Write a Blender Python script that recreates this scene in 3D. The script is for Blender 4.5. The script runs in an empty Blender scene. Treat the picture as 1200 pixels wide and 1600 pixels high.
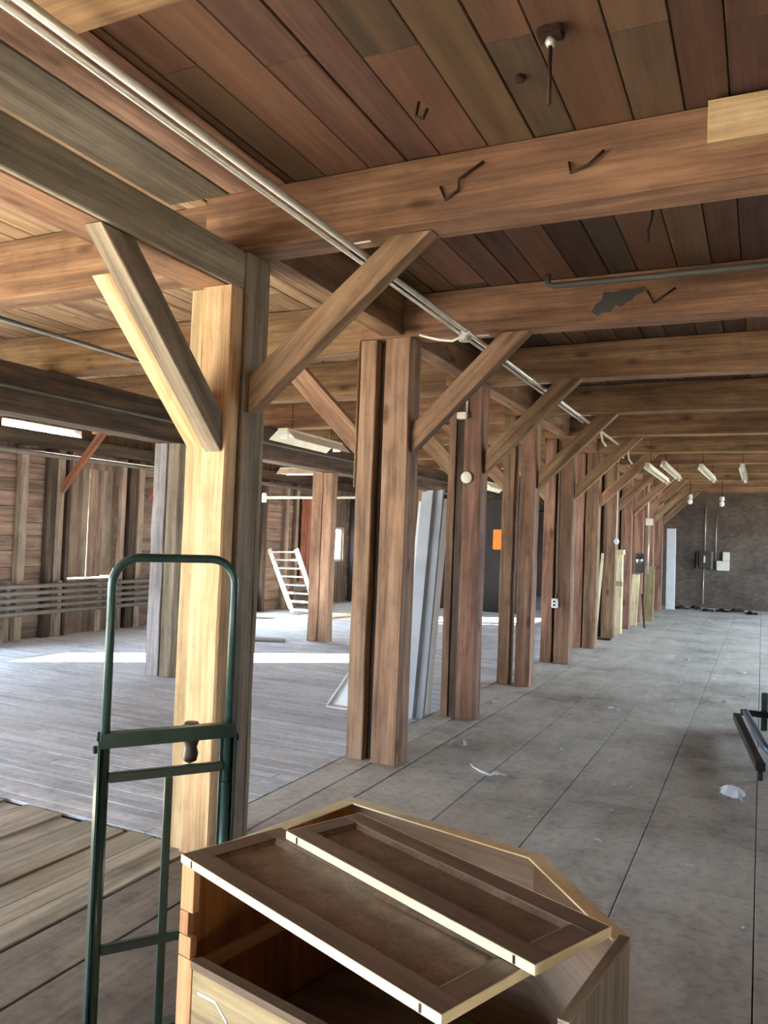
import bpy, bmesh, math, random
from mathutils import Vector, Matrix
random.seed(7)
S = bpy.context.scene
COL = S.collection
V = Vector

# ------------------------------------------------------------------ camera
cam_d = bpy.data.cameras.new('camera')
cam_d.sensor_fit = 'VERTICAL'; cam_d.sensor_height = 36.0
cam_d.lens = 1250.0 / 1600.0 * 36.0
cam_d.clip_start = 0.05; cam_d.clip_end = 300
cam = bpy.data.objects.new('camera', cam_d); COL.objects.link(cam)
RT = V((0.90347755, 0.42698996, 0.03752183)); UP = V((-0.02031711, -0.04477947, 0.99879028)); FW = V((-0.42815363, 0.90314693, 0.03178205))
cm = Matrix((RT, UP, -FW)).transposed().to_4x4(); cm.translation = V((0, 0, 1.55))
cam.matrix_world = cm
S.camera = cam

# ------------------------------------------------------------------ world, sun, exposure
w = bpy.data.worlds.new('sky'); S.world = w; w.use_nodes = True
bg = w.node_tree.nodes['Background']; bg.inputs[0].default_value = (0.66, 0.82, 1.0, 1); bg.inputs[1].default_value = 12.0
sun_d = bpy.data.lights.new('sun', 'SUN'); sun_d.energy = 72.0; sun_d.angle = math.radians(0.6); sun_d.color = (1.0, 0.93, 0.82)
sun = bpy.data.objects.new('sun', sun_d); COL.objects.link(sun)
EL = math.radians(20.0); AZ = V((0.79, 0.613, 0)).normalized()
SD = V((AZ.x * math.cos(EL), AZ.y * math.cos(EL), -math.sin(EL)))
sun.rotation_euler = SD.to_track_quat('-Z', 'Y').to_euler()
S.view_settings.view_transform = 'Standard'; S.view_settings.look = 'None'
S.view_settings.exposure = 1.85; S.view_settings.gamma = 1.0; S.view_settings.use_curve_mapping = False
S.cycles.max_bounces = 10; S.cycles.diffuse_bounces = 7

def portal(center, sx, sy, normal):
    d = bpy.data.lights.new('window_daylight', 'AREA'); d.shape = 'RECTANGLE'; d.size = sx; d.size_y = sy
    d.cycles.is_portal = True
    o = bpy.data.objects.new('window_daylight', d); COL.objects.link(o)
    n = V(normal).normalized(); up = V((0, 0, 1)); z = -n; x = up.cross(z).normalized(); y = z.cross(x)
    m = Matrix((x, y, z)).transposed().to_4x4(); m.translation = V(center); o.matrix_world = m

# ------------------------------------------------------------------ materials
def lin(c):
    return tuple(((v / 255.0) / 12.92 if v / 255.0 <= 0.04045 else ((v / 255.0 + 0.055) / 1.055) ** 2.4) for v in c) + (1.0,)

class NT:
    def __init__(s, name):
        s.m = bpy.data.materials.new(name); s.m.use_nodes = True
        s.t = s.m.node_tree; s.b = s.t.nodes['Principled BSDF']
    def n(s, typ, **kw):
        x = s.t.nodes.new(typ)
        for k, v in kw.items(): setattr(x, k, v)
        return x
    def l(s, a, b): s.t.links.new(a, b)
    def math(s, op, a, b):
        x = s.n('ShaderNodeMath', operation=op)
        for i, v in enumerate((a, b)):
            if isinstance(v, (int, float)): x.inputs[i].default_value = v
            else: s.l(v, x.inputs[i])
        return x.outputs[0]
    def ramp(s, fac, cols):
        r = s.n('ShaderNodeValToRGB'); e = r.color_ramp.elements
        while len(e) > 1: e.remove(e[0])
        e[0].position = cols[0][0]; e[0].color = cols[0][1]
        for p, c in cols[1:]:
            k = e.new(p); k.color = c
        s.l(fac, r.inputs[0]); return r.outputs[0]
    def mix(s, fac, a, b, mode='MIX'):
        x = s.n('ShaderNodeMix', data_type='RGBA', blend_type=mode)
        for i, v in ((0, fac), (6, a), (7, b)):
            if isinstance(v, (int, float, tuple)): x.inputs[i].default_value = v
            else: s.l(v, x.inputs[i])
        return x.outputs[2]

def wood(name, c_dark, c_mid, c_light, var=0.5, hue=0.02, rnd='obj', rough=0.85, stain=0.5, fine=1.0, bump=0.25, dust=None, axis=2, tint=None, knots=False, fineamt=0.5):
    N = NT(name)
    tc = N.n('ShaderNodeTexCoord')
    R = N.n('ShaderNodeNewGeometry').outputs['Random Per Island'] if rnd == 'island' else N.n('ShaderNodeObjectInfo').outputs['Random']
    off = N.n('ShaderNodeVectorMath', operation='SCALE'); off.inputs[0].default_value = (37, 61, 23)
    N.l(R, off.inputs[3])
    ad = N.n('ShaderNodeVectorMath', operation='ADD'); N.l(tc.outputs['Object'], ad.inputs[0]); N.l(off.outputs[0], ad.inputs[1])
    def noise(sc, long_, det, rough_=0.6):
        mp = N.n('ShaderNodeMapping'); sv = [sc, sc, sc]; sv[axis] = long_
        mp.inputs['Scale'].default_value = sv; N.l(ad.outputs[0], mp.inputs['Vector'])
        nz = N.n('ShaderNodeTexNoise'); nz.inputs['Scale'].default_value = 1.0; nz.inputs['Detail'].default_value = det
        nz.inputs['Roughness'].default_value = rough_; N.l(mp.outputs[0], nz.inputs['Vector']); return nz.outputs[0]
    n1 = noise(11 * fine, 0.8, 5); n2 = noise(70 * fine, 2.0, 3); n3 = noise(2.2, 1.1, 3)
    n4 = noise(7.0, 5.0, 6, 0.7)
    c = N.ramp(n1, [(0.28, lin(c_dark)), (0.5, lin(c_mid)), (0.72, lin(c_light))])
    c = N.mix(fineamt, c, N.ramp(n2, [(0.34, (0.45, 0.43, 0.42, 1)), (0.58, (1, 1, 1, 1))]), 'MULTIPLY')
    c = N.mix(stain, c, N.ramp(n3, [(0.32, (0.45, 0.44, 0.45, 1)), (0.55, (1, 1, 1, 1))]), 'MULTIPLY')
    c = N.mix(0.6, c, N.ramp(n4, [(0.3, (0.6, 0.6, 0.62, 1)), (0.5, (1, 1, 1, 1)), (0.75, (1.2, 1.18, 1.14, 1))]), 'MULTIPLY')
    if knots:
        mpk = N.n('ShaderNodeMapping'); sv = [4.2, 4.2, 4.2]; sv[axis] = 1.7; mpk.inputs['Scale'].default_value = sv; N.l(ad.outputs[0], mpk.inputs['Vector'])
        vo = N.n('ShaderNodeTexVoronoi'); vo.inputs['Scale'].default_value = 1.0; N.l(mpk.outputs[0], vo.inputs['Vector'])
        c = N.mix(0.8, c, N.ramp(vo.outputs['Distance'], [(0.05, (0.3, 0.26, 0.24, 1)), (0.10, (0.62, 0.56, 0.52, 1)), (0.15, (1, 1, 1, 1))]), 'MULTIPLY')
    wn = N.n('ShaderNodeTexWhiteNoise', noise_dimensions='1D'); N.l(N.math('MULTIPLY', R, 91.7), wn.inputs['W'])
    if tint is not None:
        c = N.mix(tint[1], c, N.ramp(wn.outputs[0], [(p, lin(k)) for p, k in tint[0]]))
    hs = N.n('ShaderNodeHueSaturation'); N.l(c, hs.inputs['Color'])
    N.l(N.math('ADD', 1.0 - var * 0.5, N.math('MULTIPLY', R, var)), hs.inputs['Value'])
    N.l(N.math('ADD', 0.5 - hue, N.math('MULTIPLY', wn.outputs[0], 2 * hue)), hs.inputs['Hue'])
    c = hs.outputs[0]
    if dust:
        g = N.n('ShaderNodeNewGeometry'); dn = N.n('ShaderNodeTexNoise'); dn.inputs['Scale'].default_value = dust[1]; dn.inputs['Detail'].default_value = 6
        dn.inputs['Roughness'].default_value = 0.65
        N.l(g.outputs['Position'], dn.inputs['Vector'])
        f = N.ramp(dn.outputs[0], [(0.35, (0, 0, 0, 1)), (0.65, (dust[2],) * 3 + (1,))])
        c = N.mix(f, c, lin(dust[0]))
        d2 = N.n('ShaderNodeTexNoise'); d2.inputs['Scale'].default_value = dust[1] * 0.55; d2.inputs['Detail'].default_value = 9; d2.inputs['Roughness'].default_value = 0.72
        N.l(g.outputs['Position'], d2.inputs['Vector'])
        d3 = N.n('ShaderNodeTexNoise'); d3.inputs['Scale'].default_value = 22.0; d3.inputs['Detail'].default_value = 4; N.l(g.outputs['Position'], d3.inputs['Vector'])
        c = N.mix(0.6, c, N.ramp(d2.outputs[0], [(0.36, (0.46, 0.43, 0.39, 1)), (0.5, (0.95, 0.94, 0.92, 1)), (0.62, (1.08, 1.08, 1.07, 1))]), 'MULTIPLY')
        c = N.mix(0.4, c, N.ramp(d3.outputs[0], [(0.34, (0.55, 0.53, 0.5, 1)), (0.5, (1, 1, 1, 1))]), 'MULTIPLY')
    N.l(c, N.b.inputs['Base Color']); N.b.inputs['Roughness'].default_value = rough
    N.b.inputs['Specular IOR Level'].default_value = 0.3
    bp = N.n('ShaderNodeBump'); bp.inputs['Strength'].default_value = bump; bp.inputs['Distance'].default_value = 0.01
    N.l(N.math('ADD', n1, N.math('MULTIPLY', n2, 0.5)), bp.inputs['Height']); N.l(bp.outputs[0], N.b.inputs['Normal'])
    return N.m

def plain(name, col, rough=0.6, metal=0.0, nscale=8.0, amt=0.25, emit=0):
    N = NT(name); g = N.n('ShaderNodeTexCoord'); nz = N.n('ShaderNodeTexNoise'); nz.inputs['Scale'].default_value = nscale; nz.inputs['Detail'].default_value = 5
    N.l(g.outputs['Object'], nz.inputs['Vector'])
    c = N.mix(amt, lin(col), N.ramp(nz.outputs[0], [(0.3, (0.25, 0.23, 0.2, 1)), (0.6, (1, 1, 1, 1))]), 'MULTIPLY')
    N.l(c, N.b.inputs['Base Color']); N.b.inputs['Roughness'].default_value = rough; N.b.inputs['Metallic'].default_value = metal
    return N.m

M = {}
M['post'] = wood('old_red_brown_timber', (108, 80, 62), (152, 117, 93), (186, 150, 122), var=0.35, hue=0.012, stain=0.55, knots=True)
M['post_bright'] = wood('pale_yellow_timber', (164, 126, 84), (204, 168, 122), (226, 194, 150), var=0.12, hue=0.004, stain=0.25, knots=True)
M['post_mid'] = wood('greyish_yellow_timber', (150, 122, 86), (188, 160, 118), (208, 182, 142), var=0.1, hue=0.004, stain=0.4)
M['post_gray'] = wood('grey_weathered_timber', (104, 94, 76), (146, 132, 108), (176, 162, 136), var=0.25, hue=0.01, stain=0.4)
M['board_grey'] = wood('dark_smoky_board', (66, 58, 46), (94, 84, 67), (120, 110, 90), var=0.1, hue=0.006, stain=0.5)
M['girder_grey'] = wood('smoky_grey_timber', (122, 113, 94), (158, 148, 126), (184, 174, 150), var=0.1, hue=0.006, stain=0.4)
M['beam'] = wood('orange_brown_beam', (102, 75, 53), (142, 107, 77), (174, 137, 102), var=0.3, hue=0.012, stain=0.45, knots=True)
M['brace'] = wood('brown_brace_timber', (112, 84, 62), (152, 118, 90), (188, 152, 120), var=0.35, hue=0.012, stain=0.4, knots=True)
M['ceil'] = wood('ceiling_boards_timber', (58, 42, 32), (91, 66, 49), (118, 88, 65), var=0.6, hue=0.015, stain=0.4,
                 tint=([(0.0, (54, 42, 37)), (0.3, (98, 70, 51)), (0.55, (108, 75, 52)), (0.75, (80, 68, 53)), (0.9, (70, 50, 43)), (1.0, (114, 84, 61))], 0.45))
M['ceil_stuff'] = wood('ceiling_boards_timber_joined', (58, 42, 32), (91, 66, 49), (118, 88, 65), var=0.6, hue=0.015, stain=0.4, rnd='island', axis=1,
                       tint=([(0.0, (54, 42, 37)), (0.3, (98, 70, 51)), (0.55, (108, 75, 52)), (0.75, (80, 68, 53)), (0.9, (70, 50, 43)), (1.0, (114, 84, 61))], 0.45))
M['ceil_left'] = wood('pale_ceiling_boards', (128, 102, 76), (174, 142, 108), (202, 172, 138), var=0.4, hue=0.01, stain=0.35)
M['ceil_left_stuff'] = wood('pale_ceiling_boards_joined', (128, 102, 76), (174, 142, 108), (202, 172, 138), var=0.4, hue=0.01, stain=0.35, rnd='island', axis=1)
M['floor_sheet'] = wood('dusty_floor_sheet', (164, 162, 152), (188, 186, 177), (202, 200, 192), var=0.12, hue=0.003, stain=0.1, fine=0.35, bump=0.05, fineamt=0.12, dust=((206, 204, 194), 1.6, 0.6))
M['floor_near'] = wood('brown_near_floor', (96, 86, 76), (126, 116, 104), (146, 136, 122), var=0.2, hue=0.006, stain=0.4, fine=0.6, bump=0.1, dust=((152, 146, 134), 1.3, 0.5))
M['floor_patch'] = wood('weathered_patch_boards', (120, 112, 96), (168, 160, 142), (192, 184, 168), var=0.25, hue=0.006, stain=0.25, fineamt=0.4)
M['floor_left'] = wood('grey_floor_boards', (156, 161, 167), (200, 206, 213), (220, 226, 232), var=0.3, hue=0.004, stain=0.15, fineamt=0.3, rnd='island', axis=0, dust=((212, 218, 225), 0.8, 0.5))
M['under'] = plain('dark_underfloor', (38, 33, 28), 0.95)
M['wall_wood'] = wood('dark_wall_boards', (92, 74, 62), (136, 112, 94), (164, 140, 120), var=0.4, hue=0.01, stain=0.5)
M['wall_stud'] = wood('wall_stud_timber', (110, 94, 78), (150, 130, 112), (180, 160, 138), var=0.4, hue=0.01, stain=0.4)
M['dark_timber'] = wood('dark_girder_timber', (46, 38, 32), (78, 64, 52), (106, 88, 72), var=0.3, hue=0.008, stain=0.4)
M['red_board'] = wood('red_brown_boards', (96, 54, 40), (142, 86, 64), (166, 108, 84), var=0.25, hue=0.008)
M['grey_wood'] = wood('grey_barn_wood', (118, 110, 108), (158, 150, 146), (188, 180, 176), var=0.25, hue=0.006, stain=0.5)
M['roof'] = plain('roof_felt', (60, 55, 50), 0.95)
M['ground'] = plain('pale_gravel', (168, 158, 140), 0.95, nscale=1.5)
M['galv'] = plain('galvanised_conduit', (216, 212, 200), 0.35, 0.5, 20, 0.2)
M['iron'] = plain('dark_iron', (66, 48, 38), 0.7, 0.6, 30)
M['pipe_dark'] = plain('dull_steel_pipe', (96, 92, 86), 0.6, 0.5, 10)
M['heat_pipe'] = plain('dusty_heating_pipe', (112, 104, 94), 0.75, 0.2, 10)
M['white_metal'] = plain('dirty_white_enamel', (226, 220, 198), 0.5, 0.0, 6, 0.25)
M['white_plastic'] = plain('white_plastic', (232, 232, 228), 0.5, 0, 5, 0.12)
M['sheet_metal'] = plain('galvanised_sheet', (190, 192, 194), 0.5, 0.15, 4, 0.2)
M['truck'] = plain('dark_green_paint', (54, 80, 75), 0.3, 0.2, 14, 0.45)
M['rubber'] = plain('brown_black_rubber', (50, 36, 32), 0.3, 0, 10)
M['chrome'] = plain('worn_chrome', (190, 190, 186), 0.25, 1.0, 10)
M['ply_edge'] = wood('pale_plywood_edge', (226, 208, 164), (242, 228, 188), (248, 238, 206), var=0.06, hue=0.003, stain=0.1, fineamt=0.15)
M['cab_brown'] = wood('brown_stained_veneer', (98, 80, 64), (122, 102, 84), (140, 118, 98), var=0.12, hue=0.004, stain=0.2, fine=1.6, rough=0.38, bump=0.04)
M['cab_inside'] = wood('orange_cabinet_interior', (122, 76, 36), (150, 96, 48), (168, 112, 60), var=0.1, hue=0.004, stain=0.2, rough=0.6, bump=0.06)
M['cab_stile'] = wood('light_orange_stile', (172, 118, 74), (204, 150, 102), (222, 174, 128), var=0.1, hue=0.004, stain=0.2)
M['ply'] = wood('plain_plywood', (150, 130, 92), (182, 162, 120), (200, 182, 142), var=0.1, hue=0.004, stain=0.3)
M['ply_out'] = wood('grey_plywood_outside', (116, 104, 88), (146, 132, 112), (164, 150, 130), var=0.1, hue=0.004, stain=0.3)
M['paper'] = plain('white_paper', (236, 238, 240), 0.7, 0, 3, 0.1)
M['debris'] = plain('dark_rags', (72, 66, 60), 0.95, 0, 6)
M['black'] = plain('black_steel', (40, 42, 46), 0.4, 0.5, 10)
M['cart_blue'] = plain('blue_grey_steel', (92, 104, 120), 0.35, 0.5, 10)
M['orange'] = plain('orange_cloth', (232, 128, 44), 0.8, 0, 5, 0.2)
M['cream'] = wood('cream_new_lumber', (220, 202, 150), (238, 224, 178), (246, 236, 200), var=0.08, hue=0.003, stain=0.1)
M['aluminium'] = plain('aluminium', (176, 174, 168), 0.4, 0.6, 10)
M['panel_box'] = plain('grey_electric_box', (70, 66, 62), 0.55, 0.3, 8)
M['curtain'] = plain('dark_tarpaulin', (46, 42, 42), 0.9, 0, 3)
M['tin'] = plain('window_frame_paint', (180, 176, 166), 0.7)

def brick_mat():
    N = NT('old_dark_brick'); g = N.n('ShaderNodeTexCoord'); mp = N.n('ShaderNodeMapping'); mp.inputs['Rotation'].default_value = (math.pi / 2, 0, 0)
    N.l(g.outputs['Object'], mp.inputs[0]); b = N.n('ShaderNodeTexBrick'); b.inputs['Scale'].default_value = 4.4
    b.inputs['Color1'].default_value = lin((112, 98, 86)); b.inputs['Color2'].default_value = lin((94, 82, 72)); b.inputs['Mortar'].default_value = lin((98, 88, 78))
    b.inputs['Mortar Size'].default_value = 0.015; N.l(mp.outputs[0], b.inputs['Vector'])
    nz = N.n('ShaderNodeTexNoise'); nz.inputs['Scale'].default_value = 1.3; nz.inputs['Detail'].default_value = 7; nz.inputs['Roughness'].default_value = 0.7; N.l(g.outputs['Object'], nz.inputs['Vector'])
    c = N.mix(0.75, b.outputs[0], N.ramp(nz.outputs[0], [(0.35, (0.35, 0.33, 0.32, 1)), (0.62, (1.15, 1.1, 1.0, 1))]), 'MULTIPLY')
    N.l(c, N.b.inputs['Base Color']); N.b.inputs['Roughness'].default_value = 0.95; return N.m
M['brick'] = brick_mat()

# ------------------------------------------------------------------ helpers
def tag(o, label=None, cat=None, group=None, kind=None):
    if label: o['label'] = label
    if cat: o['category'] = cat
    if group: o['group'] = group
    if kind: o['kind'] = kind
    return o

def empty(name, loc, label=None, cat=None, group=None, rz=0.0, kind=None):
    o = bpy.data.objects.new(name, None); o.empty_display_size = 0.1; COL.objects.link(o)
    o.location = loc; o.rotation_euler = (0, 0, rz)
    return tag(o, label, cat, group, kind)

def put(name, me, mat, parent, mw):
    """link a mesh so that it ends up at the frame mw: a world frame, or the parent's own frame when that is turned"""
    if mat is not None and not me.materials: me.materials.append(M[mat])
    o = bpy.data.objects.new(name, me); COL.objects.link(o)
    if parent is not None:
        o.parent = parent
        mw = chain(parent).inverted() @ mw
    o.matrix_basis = mw
    return o

def chain(p):
    m = Matrix.Identity(4)
    while p is not None:
        if p.get('_local') is None: m = p.matrix_basis @ m
        p = p.parent
    return m

def frame(p0, p1, side=None):
    z = (V(p1) - V(p0)).normalized()
    if side is None: side = V((1, 0, 0)) if abs(z.x) < 0.9 else V((0, 1, 0))
    if abs(V(side).normalized().dot(z)) > 0.98: side = V((1, 0, 0)) if abs(z.x) < 0.9 else V((0, 1, 0))
    x = (V(side) - z * V(side).dot(z)).normalized(); y = z.cross(x)
    return Matrix((x, y, z)).transposed()

MC = {}
def loft(L, w, h, ch=0.006, n=4, jit=0.0, seed=0):
    key = (round(L, 3), round(w, 4), round(h, 4), ch, n, jit, seed)
    if key in MC: return MC[key]
    r = random.Random(seed * 7919 + int(L * 1000)); a, b = w / 2, h / 2
    sec = [(-a + ch, -b), (a - ch, -b), (a, -b + ch), (a, b - ch), (a - ch, b), (-a + ch, b), (-a, b - ch), (-a, -b + ch)] if ch > 0 else [(-a, -b), (a, -b), (a, b), (-a, b)]
    k = len(sec); vs = []; fs = []
    for i in range(n + 1):
        z = -L / 2 + L * i / n
        ox, oy = r.uniform(-jit, jit), r.uniform(-jit, jit)
        if i in (0, n): ox = oy = 0
        for (x, y) in sec: vs.append((x + ox + r.uniform(-jit, jit) * 0.5, y + oy + r.uniform(-jit, jit) * 0.5, z))
    for i in range(n):
        for j in range(k):
            j2 = (j + 1) % k; fs.append((i * k + j, i * k + j2, (i + 1) * k + j2, (i + 1) * k + j))
    fs.append(tuple(reversed(range(k)))); fs.append(tuple(n * k + j for j in range(k)))
    me = bpy.data.meshes.new('timber'); me.from_pydata(vs, [], fs); me.update()
    MC[key] = me
    return me

def timber(name, p0, p1, w, h, mat, parent=None, side=None, ch=0.006, n=4, jit=0.002, seed=0):
    p0, p1 = V(p0), V(p1); L = (p1 - p0).length
    me = loft(L, w, h, ch, n, jit, seed)
    if me.materials and me.materials[0] is not M[mat]: me = me.copy(); me.materials.clear()
    mw = frame(p0, p1, side).to_4x4(); mw.translation = (p0 + p1) / 2
    return put(name, me, mat, parent, mw)

def bar(name, x, y, z, mat, parent=None, ax='z', **k):
    """axis aligned timber from ranges"""
    c = [(a + b) / 2 for a, b in (x, y, z)]
    if ax == 'z': return timber(name, (c[0], c[1], z[0]), (c[0], c[1], z[1]), x[1] - x[0], y[1] - y[0], mat, parent, V((1, 0, 0)), **k)
    if ax == 'y': return timber(name, (c[0], y[0], c[2]), (c[0], y[1], c[2]), x[1] - x[0], z[1] - z[0], mat, parent, V((1, 0, 0)), **k)
    return timber(name, (x[0], c[1], c[2]), (x[1], c[1], c[2]), y[1] - y[0], z[1] - z[0], mat, parent, V((0, 1, 0)), **k)

def prism(name, pts, ext, mat, parent=None, grain=None, bev=0.004):
    """polygon (3D points) extruded by ext; the grain runs along `grain`"""
    pts = [V(p) for p in pts]; ext = V(ext); c = sum(pts, V()) / len(pts) + ext / 2
    R = frame((0, 0, 0), grain, ext).to_4x4() if grain is not None else Matrix.Identity(4)
    R.translation = c; inv = R.inverted()
    bm = bmesh.new(); a = [bm.verts.new(inv @ p) for p in pts]; b = [bm.verts.new(inv @ (p + ext)) for p in pts]
    bm.faces.new(a); bm.faces.new(list(reversed(b))); k = len(pts)
    for i in range(k): bm.faces.new((a[i], b[i], b[(i + 1) % k], a[(i + 1) % k]))
    bmesh.ops.recalc_face_normals(bm, faces=bm.faces)
    if bev: bmesh.ops.bevel(bm, geom=list(bm.edges), offset=bev, segments=1, affect='EDGES')
    me = bpy.data.meshes.new(name); bm.to_mesh(me); bm.free()
    return put(name, me, mat, parent, R)

def tube_bm(bm, pts, r, seg=8, caps=True):
    pts = [V(p) for p in pts]; rings = []
    rr = r if isinstance(r, (list, tuple)) else [r] * len(pts)
    t = (pts[1] - pts[0]).normalized(); u = t.orthogonal().normalized()
    for i, p in enumerate(pts):
        if i == 0: d = pts[1] - pts[0]
        elif i == len(pts) - 1: d = pts[i] - pts[i - 1]
        else: d = (pts[i + 1] - pts[i]).normalized() + (pts[i] - pts[i - 1]).normalized()
        d.normalize(); u = (u - d * u.dot(d)).normalized(); v = d.cross(u)
        rings.append([bm.verts.new(p + (u * math.cos(2 * math.pi * k / seg) + v * math.sin(2 * math.pi * k / seg)) * rr[i]) for k in range(seg)])
    for a, b in zip(rings, rings[1:]):
        for k in range(seg):
            f = bm.faces.new((a[k], a[(k + 1) % seg], b[(k + 1) % seg], b[k])); f.smooth = True
    if caps: bm.faces.new(list(reversed(rings[0]))); bm.faces.new(rings[-1])

def fin(name, bm, mat, parent=None, origin=(0, 0, 0)):
    """bm is in world coordinates (or the local frame of a turned parent)"""
    o = V(origin)
    bmesh.ops.translate(bm, verts=bm.verts, vec=-o)
    me = bpy.data.meshes.new(name); bm.to_mesh(me); bm.free()
    return put(name, me, mat, parent, Matrix.Translation(o))

def tube(name, pts, r, mat, parent=None, seg=8):
    bm = bmesh.new(); tube_bm(bm, pts, r, seg); return fin(name, bm, mat, parent, pts[0])

def lathe(name, p, axis, prof, mat, parent=None, seg=14):
    """prof: (distance along the axis, radius)"""
    a = V(axis).normalized(); bm = bmesh.new(); u = a.orthogonal().normalized(); v = a.cross(u); rings = []
    for d, r in prof:
        c = V(p) + a * d; r = max(r, 1e-4)
        rings.append([bm.verts.new(c + (u * math.cos(2 * math.pi * k / seg) + v * math.sin(2 * math.pi * k / seg)) * r) for k in range(seg)])
    for A_, B_ in zip(rings, rings[1:]):
        for k in range(seg): bm.faces.new((A_[k], A_[(k + 1) % seg], B_[(k + 1) % seg], B_[k]))
    bm.faces.new(list(reversed(rings[0]))); bm.faces.new(rings[-1])
    bmesh.ops.recalc_face_normals(bm, faces=bm.faces)
    for f in bm.faces: f.smooth = len(f.verts) == 4
    for e in bm.edges:
        if len(e.link_faces) == 2 and e.calc_face_angle(0) > 0.7: e.smooth = False
    return fin(name, bm, mat, parent, p)

def box_bm(bm, x, y, z):
    v = [bm.verts.new((a, b, c)) for a in x for b in y for c in z]
    for f in ((0, 1, 3, 2), (4, 6, 7, 5), (0, 4, 5, 1), (2, 3, 7, 6), (0, 2, 6, 4), (1, 5, 7, 3)): bm.faces.new([v[i] for i in f])

def boxes(name, lst, mat, parent=None, origin=None, bev=0.0):
    bm = bmesh.new()
    for b in lst: box_bm(bm, *b)
    bmesh.ops.recalc_face_normals(bm, faces=bm.faces)
    if bev: bmesh.ops.bevel(bm, geom=list(bm.edges), offset=bev, segments=2, affect='EDGES')
    b = lst[0]
    return fin(name, bm, mat, parent, origin if origin is not None else [(q[0] + q[1]) / 2 for q in b])

def crumple(name, loc, sx, sy, h, mat, n=7, seed=1, rz=0.0):
    r = random.Random(seed); bm = bmesh.new(); g = []
    for i in range(n):
        row = []
        for j in range(n):
            u, v = i / (n - 1) - 0.5, j / (n - 1) - 0.5
            e = 1 - 0.5 * r.random() * (abs(u) + abs(v))
            row.append(bm.verts.new((u * sx * e, v * sy * e, 0.004 + h * r.random() * (1.1 - abs(u) - abs(v)))))
        g.append(row)
    for i in range(n - 1):
        for j in range(n - 1): bm.faces.new((g[i][j], g[i + 1][j], g[i + 1][j + 1], g[i][j + 1]))
    bmesh.ops.solidify(bm, geom=list(bm.faces), thickness=0.0015)
    lo = min(v.co.z for v in bm.verts); bmesh.ops.translate(bm, verts=bm.verts, vec=(0, 0, -lo + 0.0005))
    me = bpy.data.meshes.new(name); bm.to_mesh(me); bm.free()
    m = Matrix.Rotation(rz, 4, 'Z'); m.translation = V(loc)
    return put(name, me, mat, None, m)

ORD = ['first', 'second', 'third', 'fourth', 'fifth', 'sixth', 'seventh', 'eighth', 'ninth', 'tenth', 'eleventh', 'twelfth', 'thirteenth']

# ================================================================== SETTING
CZ = 3.236          # underside of the ceiling boards
XL, XR, YB, YF = -9.0, 4.2, -4.2, 23.0
g = boxes('ground', [((-70, 70), (-60, 80), (-1.0, -0.8))], 'ground'); tag(g, kind='structure')

# ---- floor
fl = boxes('floor', [((XL - 0.3, XR + 0.3), (YB - 0.3, YF + 0.3), (-0.30, -0.024))], 'under'); tag(fl, 'dusty timber floor of the long storage hall', kind='structure')
def plank(x, y, z, mat, ax, name='floor_plank', parent=None, seed=0):
    return bar(name, x, y, z, mat, parent, ax, ch=0.003, n=1, jit=0.0, seed=seed)
# right hand sheets, running away from the camera
cols = [-2.161, -1.62, -1.09, -0.55, 0.0, 0.55, 1.1]
for i in range(len(cols) - 1):
    y = -0.9 - 0.7 * (i % 3)
    while y < YF:
        y1 = min(y + 2.44, YF); gp = 0.004 + 0.003 * random.random()
        mat = 'floor_near' if y < 2.0 and i < 2 else 'floor_sheet'
        plank((cols[i] + gp / 2, cols[i + 1] - gp / 2), (y + gp, y1), (-0.02, 0.0), mat, 'y', 'floor_sheet', fl)
        y += 2.44
# rest of the right hand floor, out of the camera's sight
tag(boxes('floor_field', [((1.1, XR), (YB, YF), (-0.02, 0.0)), ((-2.45, 1.1), (YB, -2.4), (-0.02, 0.0))], 'floor_sheet', fl), kind='stuff')
# near brown boards left of the sheets
for k in range(1):
    plank((-2.455, -2.17), (-2.4, 3.10), (-0.02, -0.001), 'floor_near', 'y', 'floor_plank', fl)
# boards under the row of posts
y = 3.12; k = 0
while y < YF - 0.2:
    L = (1.75, 1.2, 2.1, 1.6)[k % 4]; y1 = min(y + L, YF)
    plank((-2.62, -2.40), (y + 0.004, y1), (-0.02, 0.002), 'floor_sheet', 'y', 'floor_plank', fl)
    plank((-2.392, -2.172), (y + 0.004 + 0.0, y1), (-0.02, 0.0), 'floor_sheet', 'y', 'floor_plank', fl)
    y = y1; k += 1
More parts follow.
